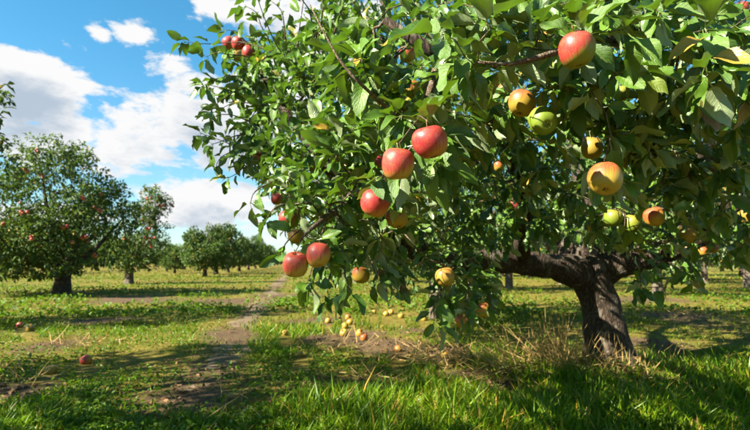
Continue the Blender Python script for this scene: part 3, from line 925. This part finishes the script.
ra = np.random.RandomState(5)
for i, a in enumerate(apples):
    p, d, px, py, dp, kind, lab, lit, sz = a
    rot = Matrix.Rotation(ra.uniform(-.7, .7), 3, 'Z') @ Matrix.Rotation(ra.uniform(-.28, .28), 3, 'X') @ Matrix.Rotation(ra.uniform(-.28, .28), 3, 'Y')
    if px == 605: rot = Matrix.Rotation(-.55, 3, 'X') @ Matrix.Rotation(.2, 3, 'Y')
    if px == 543: rot = Matrix.Rotation(-1.0, 3, 'X')
    make_apple('apple', A_POS[i], sz * ra.uniform(.96, 1.02), kind, rot, lab, G_H, ra)


# ------------------------------------------------------------------ other apple trees
def orchard_tree(loc, blobs, trunk_h, trunk_r, nclus, seed, leaf=(.075, .11), templ=LO, bark=M_bark, lean=(0, 0), per=(.035, .2, 4), twigmin=.004):
    """blobs: ellipsoids (offset x,y,z, rx,ry,rz, weight) that the crown fills; returns part meshes (in tree space)"""
    r = np.random.RandomState(seed)
    tp = smooth_path(np.array([(0, 0, -.1, trunk_r * 1.5), (0, 0, .08, trunk_r * 1.2), (lean[0] * .5, lean[1] * .5, trunk_h * .5, trunk_r), (lean[0], lean[1], trunk_h, trunk_r * .95), (lean[0] * 1.1, lean[1] * 1.1, trunk_h * 1.12, trunk_r * .6)]), step=.08)
    top = np.array([lean[0], lean[1], trunk_h])
    lims = []
    w = np.array([b[6] for b in blobs]); w = w / w.sum()
    for k in range(6):
        b = blobs[r.choice(len(blobs), p=w)] if k >= len(blobs) else blobs[k]
        a = k * 1.05 + r.uniform(-.3, .3)
        end = np.array(b[:3]) + np.array([b[3] * .6 * math.cos(a), b[4] * .6 * math.sin(a), b[5] * r.uniform(0, .6)])
        mid = top * .55 + end * .45 + np.array([0, 0, -.15]) + r.normal(size=3) * .12
        lims.append(smooth_path(np.array([np.append(top - [0, 0, .06], trunk_r * .6), np.append(mid, trunk_r * .36), np.append(end, trunk_r * .10)]), step=.12))
    tg_ = []
    while len(tg_) < nclus:
        b = blobs[r.choice(len(blobs), p=w)]
        q = r.uniform(-1, 1, 3); e = np.linalg.norm(q)
        if e > 1 or r.uniform() > .35 + .65 * e: continue
        p = np.array(b[:3]) + q * np.array(b[3:6]) * (1 + .15 * vnoise(np.array([q * 3.0]), seed)[0])
        if p[2] < .4 or vnoise(np.array([p * 1.8]), seed + 3)[0] < -.28: continue
        tg_.append(p)
    tg_ = np.array(tg_)
    sk = grow(lims, tg_, seed, step=.14)
    tr_acc = Acc(); tube(tr_acc, tp[:, :3], tp[:, 3], 14, .12, seed)
    parts = [('trunk', tr_acc.mesh('trunk', bark), None)]
    for l in lims:
        a = Acc(); tube(a, l[:, :3], l[:, 3], 8, .1, seed); parts.append(('limb', a.mesh('limb', bark), None))
    a = Acc(); twig_tubes(sk, a, twigmin if len(tg_) > 300 else 0, 3)
    if a.n: parts.append(('twigs', a.mesh('twigs', M_twig), 'stuff'))
    B, R, Ls = leaves_on(sk, r, *per, leaf)
    parts.append(('crown', leaf_cloud(B, R, Ls, templ, M_far, 'crown', (0, 0, 0), r), 'stuff'))
    return parts, tg_


def put_tree(parts, loc, label, group='apple trees', rz=0.0, s=1.0):
    o = link('apple_tree', None, None, loc); o.rotation_euler.z = rz; o.scale = (s, s, s)
    tag(o, label, 'tree', group)
    for n, me, kind in parts:
        c = link(n, me, o)
        if kind: c['kind'] = kind
    return o


def hang_small(loc, pts, idxs, kinds, label, group, r, scale=1.0):
    for k in idxs:
      c = np.array(loc) + pts[k] + np.array([0, 0, -.05])
      for q in range(r.randint(1, 4)):
        p = c + np.array([(q - .5) * .09, r.uniform(-.03, .03), -.04 * (q % 2)]) * (q > 0)
        make_apple('apple', p, scale, kinds[r.randint(0, len(kinds))], Matrix.Rotation(r.uniform(-1, 1), 3, 'Z'), label, group, r, False, -1)


def gl(px, Y):
    x = (px - 375) / F * Y; return (x, Y, H(x, Y))


rt = np.random.RandomState(99)
# the broad tree in the left row, with a lower shoulder to its right
L1 = gl(65, 12.9)
pa, tg1 = orchard_tree(L1, [(-.75, 0, 2.15, 2.15, 2.0, 1.75, 1.0), (.75, .1, 1.9, .95, 1.3, 1.25, .4), (-.5, -.5, .95, 1.8, 1.3, .5, .3), (-.2, 0, 3.3, .9, 1.0, .75, .16), (-2.0, .3, 1.8, 1.3, 1.5, 1.4, .4), (-.9, -.9, 1.35, 1.5, 1.0, .85, .4)], .75, .17, 2900, 201, (.095, .135), lean=(.02, 0), templ=LO)
put_tree(pa, L1, 'broad leafy apple tree with red fruit heading the left row')
def front_pick(loc, tg, n, r, rr=1.0):
    v = nrm(np.array([-loc[0], -loc[1], 0.0])); sc = (tg @ v) + r.uniform(0, .5, len(tg)) + .25 * tg[:, 2]
    cand = np.argsort(-sc)[:n * 6]; return r.choice(cand, n, replace=False)
hang_small(L1, tg1, front_pick(L1, tg1, 20, rt), ['red', 'red', 'half', 'pink'], 'ripe red apple on the broad leafy tree of the left row', 'apples on the broad left tree', rt, 1.25)

L2 = gl(131, 19.8)
pa, tg2 = orchard_tree(L2, [(.35, 0, 2.0, 1.25, 1.3, 1.25, 1.0), (.85, 0, 3.0, .6, .7, .9, .35), (-.35, .2, 1.6, .9, 1.0, .9, .35), (.3, -.4, 1.0, 1.2, 1.0, .45, .25)], .7, .17, 1200, 202, (.10, .14), bark=M_bark_pale)
put_tree(pa, L2, 'smaller apple tree with pale sunlit trunk and reddish fruit behind the broad one')
hang_small(L2, tg2, front_pick(L2, tg2, 20, rt), ['red', 'pink', 'half', 'orange'], 'reddish apple on the smaller pale-trunked tree of the left row', 'apples on the pale-trunked left tree', rt, 1.35)

# trees of the left row standing beside and behind the viewpoint; their shade lies across the grass
pb, tgb = orchard_tree((0, 0, 0), [(0, 0, 2.2, 1.7, 1.75, 1.5, 1.0), (1.45, 0, 3.05, .45, .45, .4, .07)], .75, .16, 900, 203, (.09, .13))
T1 = (-6.9, 6.6, H(-6.9, 6.6))
put_tree(pb, T1, 'apple tree beside the broad one, only its branch tips reaching into view')
for (x, y, rz, s) in ((-5.25, 1.1, 1.9, 1.25), (-4.9, -3.6, 3.0, 1.15)):
    put_tree(pb, (x, y, 0), 'apple tree of the left row whose shade falls across the near grass', rz=rz, s=s)

# far trees of the left row
pc = [orchard_tree((0, 0, 0), bl, .55, .12, 700, 210 + i, (.14, .21), bark=M_bark)[0] for i, bl in enumerate((
    [(0, 0, 1.45, 1.6, 1.5, 1.05, 1.0), (.5, 0, 2.7, .6, .7, .8, .3), (-.8, .2, 2.3, .6, .6, .6, .2)], [(0, 0, 1.4, 1.5, 1.4, 1.0, 1.0), (-.6, 0, 2.4, .7, .7, .7, .35), (.6, -.5, 2.2, .5, .5, .8, .2)], [(0, 0, 1.42, 1.7, 1.4, 1.0, 1.0), (.2, .2, 2.6, .7, .8, .9, .35), (-1, 0, 1.3, .8, .8, .7, .3)]))]
far_row = [(206, 29, .95), (217, 34.5, 1.12), (229, 40, 1.02), (240, 46.5, 1.05), (249, 54, 1.12), (256, 62, 1.2), (262, 72, 1.15), (267, 84, 1.2), (271, 98, 1.2), (275, 115, 1.25), (278, 135, 1.3)]
ORD = ['first', 'second', 'third', 'fourth', 'fifth', 'sixth', 'seventh', 'eighth', 'ninth', 'tenth', 'eleventh']
for i, (px, Y, s) in enumerate(far_row):
    put_tree(pc[i % 3], gl(px, Y), ORD[i] + ' tree from the near end of the distant row beside the lane', 'distant apple trees along the lane', rt.uniform(0, 6.28), s)
for i, (px, Y, s) in enumerate([(176, 38, .72), (168, 46, .8), (186, 56, .85)]):
    put_tree(pc[(i + 1) % 3], gl(px, Y), 'small distant bush-like apple tree standing left of the lane row', 'small distant trees', rt.uniform(0, 6.28), s)
for i, (px, Y, s) in enumerate([(20, 34, 1.1), (72, 40, 1.1), (98, 48, 1.2), (120, 60, 1.2)]):
    put_tree(pc[i % 3], gl(px, Y), 'distant apple tree of the next row glimpsed behind the left trees', 'distant trees of the next row', rt.uniform(0, 6.28), s)

# trees of the right-hand rows, mostly behind the big crown
pd = [orchard_tree((0, 0, 0), bl, .9, .095, 950, 220 + i, (.09, .13), bark=M_bark_pale)[0] for i, bl in enumerate((
    [(0, 0, 2.15, 1.9, 1.8, 1.6, 1.0), (.6, .5, 1.2, 1.1, 1.1, .55, .2)], [(0, 0, 2.1, 2.0, 1.9, 1.5, 1.0), (.5, 0, 3.1, .8, .8, .8, .25), (-.7, 0, 1.2, 1.1, 1.2, .55, .2)]))]
RT = [(435, 7.7, 'young apple tree with thin pale trunk just behind the low drooping spray', .9), (383, 13.6, 'apple tree with dark slim trunk beyond the mound of fallen fruit', 1.1), (356, 21, 'apple tree further along the row behind the big one', 1.1),
      (655, 12.8, 'apple tree with pale trunk in the row behind the big trunk', 1.15), (560, 19.5, 'apple tree with pale slim trunk seen left of the big trunk', 1.15), (745, 16.5, 'apple tree with dark trunk in the row right of the big tree', 1.2), (508, 15.5, 'low-crowned apple tree glimpsed under the left limb of the big tree', 1.1), (702, 20, 'low-crowned apple tree between the trunks right of the big tree', 1.2)]
for i, (px, Y, lab, s) in enumerate(RT):
    put_tree(pd[i % 2], gl(px, Y), lab, 'apple trees', rt.uniform(0, 6.28), s)
for i, (px, Y) in enumerate([(500, 30), (610, 27), (690, 32), (790, 26), (470, 42), (410, 28), (440, 33), (530, 26), (575, 34), (650, 24), (740, 28), (425, 52), (600, 52), (680, 55), (385, 38), (540, 45), (640, 46), (720, 44), (345, 34), (338, 48), (330, 66)]):
    put_tree(pc[i % 3], gl(px, Y), 'distant apple tree behind the big tree, seen under its crown', 'distant trees on the right', rt.uniform(0, 6.28), 1.25)

# far wood closing the view
rw = np.random.RandomState(12); acc = Acc()
n = 15000
az = rw.uniform(-.95, .95, n); rr = rw.uniform(165, 185, n); hh = np.clip(4.2 + 1.7 * vnoise(np.column_stack([az * 26, az * 3]), 61) + 1.0 * vnoise(np.column_stack([az * 80, az]), 62), 2.0, 9)
z = hh * rw.uniform(0, 1, n) ** .7
pos = np.column_stack([np.sin(az) * rr, np.cos(az) * rr, z])
Rw = frames(rw.normal(size=(n, 3)), rw.normal(size=(n, 3)) + np.array([0, -.3, .6]))
tv, tq, tt, tu = LO[0]
acc.inst(tv, tq, tt, tu, Rw * rw.uniform(1.0, 2.2, n)[:, None, None], pos)
tag(link('distant_woodland', acc.mesh('distant_woodland', M_hedge)), 'low dark band of far woodland along the horizon', 'woodland', None, 'stuff')

# ------------------------------------------------------------------ windfall apples
FALL = [
    (86, 360, 11, 'red', 'dark red fallen apple in the shaded grass beside a yellow one'), (51, 370, 11, 'yellow', 'pale yellow fallen apple in the shaded grass beside a dark red one'),
    (30, 328, 8, 'pink', 'pinkish fallen apple on bare ground below the broad left tree'), (20, 325, 6, 'pink', 'pinkish fallen apple on bare ground below the broad left tree'),
    (344, 333, 9, 'yellow', 'yellow fallen apple lying left of an orange pair on the bare patch'), (360, 333, 9, 'yellow', 'yellow fallen apple resting against an orange one on the bare patch'),
    (364, 338, 8, 'orange', 'orange fallen apple resting against a yellow one on the bare patch'),
    (350, 322, 7, 'orange', 'orange windfall apple among the scattered ones behind the bare patch'), (345, 326, 7, 'orange', 'orange windfall apple among the scattered ones behind the bare patch'),
    (348, 317, 6, 'orange', 'orange windfall apple among the scattered ones behind the bare patch'),
    (328, 321, 6, 'yellow', 'yellow windfall apple among the scattered ones behind the bare patch'), (386, 314, 6, 'yellow', 'yellow windfall apple in the sunny grass before the slim trunks'),
    (391, 312, 6, 'yellow', 'yellow windfall apple in the sunny grass before the slim trunks'), (374, 312, 5, 'yellow', 'yellow windfall apple in the sunny grass before the slim trunks'),
    (401, 316, 6, 'yellow', 'yellow windfall apple in the sunny grass before the slim trunks'), (338, 309, 5, 'yellow', 'yellow windfall apple among the scattered ones behind the bare patch'),
    (331, 304, 5, 'yellow', 'yellow windfall apple among the scattered ones behind the bare patch'),
    (424, 318, 8, 'orange', 'orange fallen apple close to the thin pale trunk'), (421, 401, 12, 'green', 'green fallen apple lying in the foreground grass'),
    (445, 350, 8, 'orange', 'orange fallen apple on the brown soil mound'), (398, 349, 8, 'red', 'brownish red fallen apple at the edge of the soil mound'),
    (285, 333, 6, 'yellow', 'small yellow fallen apple beside the trodden path'), (300, 355, 5, 'yellow', 'tiny yellow fallen apple in the grass right of the path'), (437, 300, 6, 'orange', 'orange fallen apple in the grass behind the drooping spray'),
]
FALL_XY = []
for px, py, dp, kind, lab in FALL:
    p = hit(px, py + dp * .35); d = proj(p)[2][0]
    FALL_XY.append(p[:2])
    sz = float(np.clip(dp * d / F / SIZE, .8, 1.3))
    rot = Matrix.Rotation(ra.uniform(0, 6.28), 3, 'Z') @ Matrix.Rotation(ra.uniform(-1.3, 1.3), 3, 'X')
    make_apple('apple', p + np.array([0, 0, SIZE * sz * .32]), sz, kind, rot, lab, 'windfall apples on the ground', ra)


def clear_of_fruit(xy, near=.62, w=.07):
    """true where nothing would stand on or right in front of a fallen apple (flattened by its weight and by trampling)"""
    ok = np.ones(len(xy), bool)
    for f in FALL_XY:
        v = xy - f; t = nrm(-f); a = v @ t; b = np.abs(v[:, 0] * t[1] - v[:, 1] * t[0])
        ok &= ~((a > -.05) & (a < near * np.linalg.norm(f) / 4) & (b < w))
    return ok


# ------------------------------------------------------------------ grass, weeds, straw, litter
def blade(nseg, w, bend):
    V = []
    for i in range(nseg):
        t = i / nseg; V += [(-w * (1 - t * .55), t, bend * t * t), (w * (1 - t * .55), t, bend * t * t)]
    V.append((0, 1, bend)); k = len(V) - 1
    Q = [(2 * i, 2 * i + 1, 2 * i + 3, 2 * i + 2) for i in range(nseg - 1)]
    return np.array(V, float), np.array(Q).reshape(-1, 4).astype(int), np.array([(2 * nseg - 2, 2 * nseg - 1, k)])


def in_frustum(x, y, m=.06): return (np.abs(x / np.maximum(y, .5)) < .75 + m)


def scatter(n, y0, y1, r, pw=1.0):
    """points on the visible ground between two distances, denser towards the viewpoint"""
    y = (y0 ** (1 - pw) + r.uniform(size=n) * (y1 ** (1 - pw) - y0 ** (1 - pw))) ** (1 / (1 - pw)) if pw != 1 else y0 * (y1 / y0) ** r.uniform(size=n)
    x = r.uniform(-.82, .82, n) * y
    return np.column_stack([x, y])


rg = np.random.RandomState(15)
BL = [blade(3, .045, b) for b in (.15, .4, .75, 1.1)]
BLF = [blade(2, .055, b) for b in (.2, .5)]


def lush(xy):
    """how tall and green the grass stands: rank sward in the foreground right and left of the lane, worn elsewhere"""
    px, py, d = proj(np.column_stack([xy, np.zeros(len(xy))]))
    a = np.exp(-(((xy[:, 0] - .9) / .95) ** 2 + ((xy[:, 1] - 2.75) / .65) ** 2))
    b = .85 * np.exp(-(((xy[:, 0] + .95) / .7) ** 2 + ((xy[:, 1] - 6.0) / 1.3) ** 2)) + .6 * np.exp(-(((xy[:, 0] - 2.2) / .9) ** 2 + ((xy[:, 1] - 3.6) / .7) ** 2))
    c = .7 * np.exp(-(((xy[:, 0] - .9) / .5) ** 2 + ((xy[:, 1] - 5.2) / 1.2) ** 2)) + .5 * np.exp(-(((xy[:, 0] + .05) / .4) ** 2 + ((xy[:, 1] - 3.0) / .5) ** 2))
    return np.clip(.16 + a + b + c + .30 * vnoise(xy * .9, 71) + .22 * vnoise(xy * 2.7, 72), 0, 1.25)


def grass(n, y0, y1, hmin, hmax, templ, name, pw, widthk=1.0, thr=.5, mat=M_grass, label=None):
    xy = scatter(n, y0, y1, rg, pw); s = soil_mask(xy); lu = lush(xy)
    keep = (rg.uniform(size=n) > s * 1.25) & (rg.uniform(size=n) < .10 + lu * 1.0) & (np.linalg.norm(xy - TREE0, axis=1) > .2) & clear_of_fruit(xy)
    xy = xy[keep]; lu = lu[keep]; n = len(xy)
    hgt = (hmin + (hmax - hmin) * rg.uniform(.25, 1, n) * np.clip(lu, .12, 1.2)) * rg.uniform(.6, 1.15, n)
    up = np.column_stack([rg.normal(.1, .5, n), rg.normal(0, .5, n), np.ones(n)])
    nn = np.column_stack([rg.normal(size=n), rg.normal(size=n), .15 * np.ones(n)])
    R = frames(up, nn); R = np.stack([R[:, :, 0] * (.055 + hgt * .5)[:, None] * widthk / 1.0, R[:, :, 1] * hgt[:, None], R[:, :, 2] * hgt[:, None]], -1)
    pos = np.column_stack([xy, height(xy) - .004]); v = rg.randint(0, len(templ), n); acc = Acc()
    for k, (tv, tq, tt) in enumerate(templ):
        m = v == k; acc.inst(tv, tq, tt, None, R[m], pos[m])
    tag(link(name, acc.mesh(name, mat)), label, 'grass', None, 'stuff')
    print(name, n)


grass(120000, 2.1, 6.5, .02, .155, BL, 'grass', 1.3, label='lush bright green grass in the foreground')
grass(110000, 6.2, 26, .04, .15, BLF, 'orchard_grass', 1.5, 1.7, mat=M_grass_dry, label='short patchy orchard grass between the tree rows')
grass(60000, 24, 75, .08, .2, [BLF[0]], 'distant_grass', 1.5, 5.0, mat=M_grass_dry, label='thin distant grass of the far lane')


def bits(n, y0, y1, name, mat, label, cat, dens, size, lift, tilt, pw=1.2, templ=LO, upr=.0):
    xy = scatter(n, y0, y1, rg, pw); keep = (dens(xy) > rg.uniform(size=n)) & clear_of_fruit(xy); xy = xy[keep]; n = len(xy)
    d = np.column_stack([rg.normal(size=n), rg.normal(size=n), upr + rg.normal(0, tilt, n)]); nn = np.column_stack([rg.normal(0, tilt, n), rg.normal(0, tilt, n), np.ones(n)])
    R = frames(d, nn); Ls = rg.uniform(*size, n)
    pos = np.column_stack([xy, height(xy) + rg.uniform(*lift, n)])
    tag(link(name, leaf_cloud(pos, R, Ls, templ, mat, name, (0, 0, 0), rg)), label, cat, None, 'stuff'); print(name, n)


weedy = lambda xy: np.clip(.35 + .7 * vnoise(xy * 1.3, 81) + .35 * (xy[:, 0] < -.2), 0, 1) * (1 - np.clip(soil_mask(xy) * 1.3, 0, 1))
bits(60000, 2.1, 9, 'low_weeds', M_weed, 'low broad-leaved weeds spread through the grass', 'weeds', weedy, (.018, .045), (.005, .06), .45)
bits(26000, 8, 30, 'distant_weeds', M_weed, 'leafy weeds in the sward under the left row', 'weeds', weedy, (.06, .12), (.01, .10), .5, 1.5)
litter = lambda xy: np.clip(.25 + soil_mask(xy) * .8 + .3 * vnoise(xy * 1.1, 91) + .5 * np.exp(-(np.linalg.norm(xy - TREE0, axis=1) / 1.6) ** 2), 0, 1)
bits(5200, 2.1, 14, 'fallen_leaves', M_litter, 'scattered dry brown leaves on the ground', 'leaves', litter, (.03, .06), (.004, .03), .35, 1.3, MID)

# straw: dry stalks heaped against the trunk and strewn about
sacc = Acc()
def straw(c, n, spread, lmin, lmax, rise, lean=(0, 0)):
    xy = np.column_stack([rg.normal(c[0], spread[0], n), rg.normal(c[1], spread[1], n)]); L = rg.uniform(lmin, lmax, n)
    d = np.column_stack([rg.normal(lean[0], .6, n), rg.normal(lean[1], .6, n), np.abs(rg.normal(rise, .22, n))])
    R = frames(d, rg.normal(size=(n, 3)) + np.array([0, -.3, .5])); R = np.stack([R[:, :, 0] * .075, R[:, :, 1] * L[:, None], R[:, :, 2] * L[:, None]], -1)
    tv, tq, tt = BL[rg.randint(0, 3)]
    sacc.inst(tv, tq, tt, None, R, np.column_stack([xy, height(xy) + rg.uniform(0, .05, n)]))
b0 = TREE0
straw(b0 + [-.40, -.12], 330, (.13, .12), .12, .32, .4, (-.4, -.2)); straw(b0 + [-.62, -.1], 220, (.22, .14), .2, .45, .25, (-.6, -.1))
straw(b0 + [-.40, .08], 26, (.04, .05), .3, .55, 2.6); straw(b0 + [-.05, -.38], 200, (.25, .1), .1, .3, .4)
straw(b0 + [.7, -.1], 90, (.4, .3), .08, .2, .05); straw(b0 + [-1.3, .4], 160, (.3, .2), .1, .3, .15)
for px, py, n in ((450, 358, 90), (500, 385, 60), (690, 318, 120), (520, 345, 70), (330, 350, 60), (90, 345, 70), (30, 380, 50), (230, 415, 50), (390, 380, 60), (265, 300, 50), (640, 400, 50)):
    straw(flat_hit(px, py), n, (.25, .2), .08, .26, .08)
tag(link('dry_straw', sacc.mesh('dry_straw', M_straw)), 'dry tan straw heaped at the foot of the big trunk', 'straw', None, 'stuff')

# dry upright stalks on the left and clods on the bare soil
cacc = Acc(); ci = 0
n = 1500; xy = scatter(n * 6, 2.2, 10, rg, 1.2); xy = xy[soil_mask(xy) * (path_dist(xy) > .4) > rg.uniform(.25, 1.0, len(xy))][:n]
cv = np.array([(1, 0, 0), (-1, 0, 0), (0, 1, 0), (0, -1, 0), (0, 0, 1), (0, 0, -1)], float); ct = np.array([(0, 2, 4), (2, 1, 4), (1, 3, 4), (3, 0, 4), (2, 0, 5), (1, 2, 5), (3, 1, 5), (0, 3, 5)])
Rc = frames(rg.normal(size=(len(xy), 3)), rg.normal(size=(len(xy), 3))) * rg.uniform(.5, 1.5, (len(xy), 1, 3)) * (rg.uniform(.2, 1, len(xy)) ** 3 * .016 + .003)[:, None, None]
cacc.inst(cv, [], ct, None, Rc, np.column_stack([xy, height(xy) + .006]))
tag(link('soil_clods', cacc.mesh('soil_clods', M_clod)), 'crumbly brown soil clods on the bare patches', 'soil', None, 'stuff')
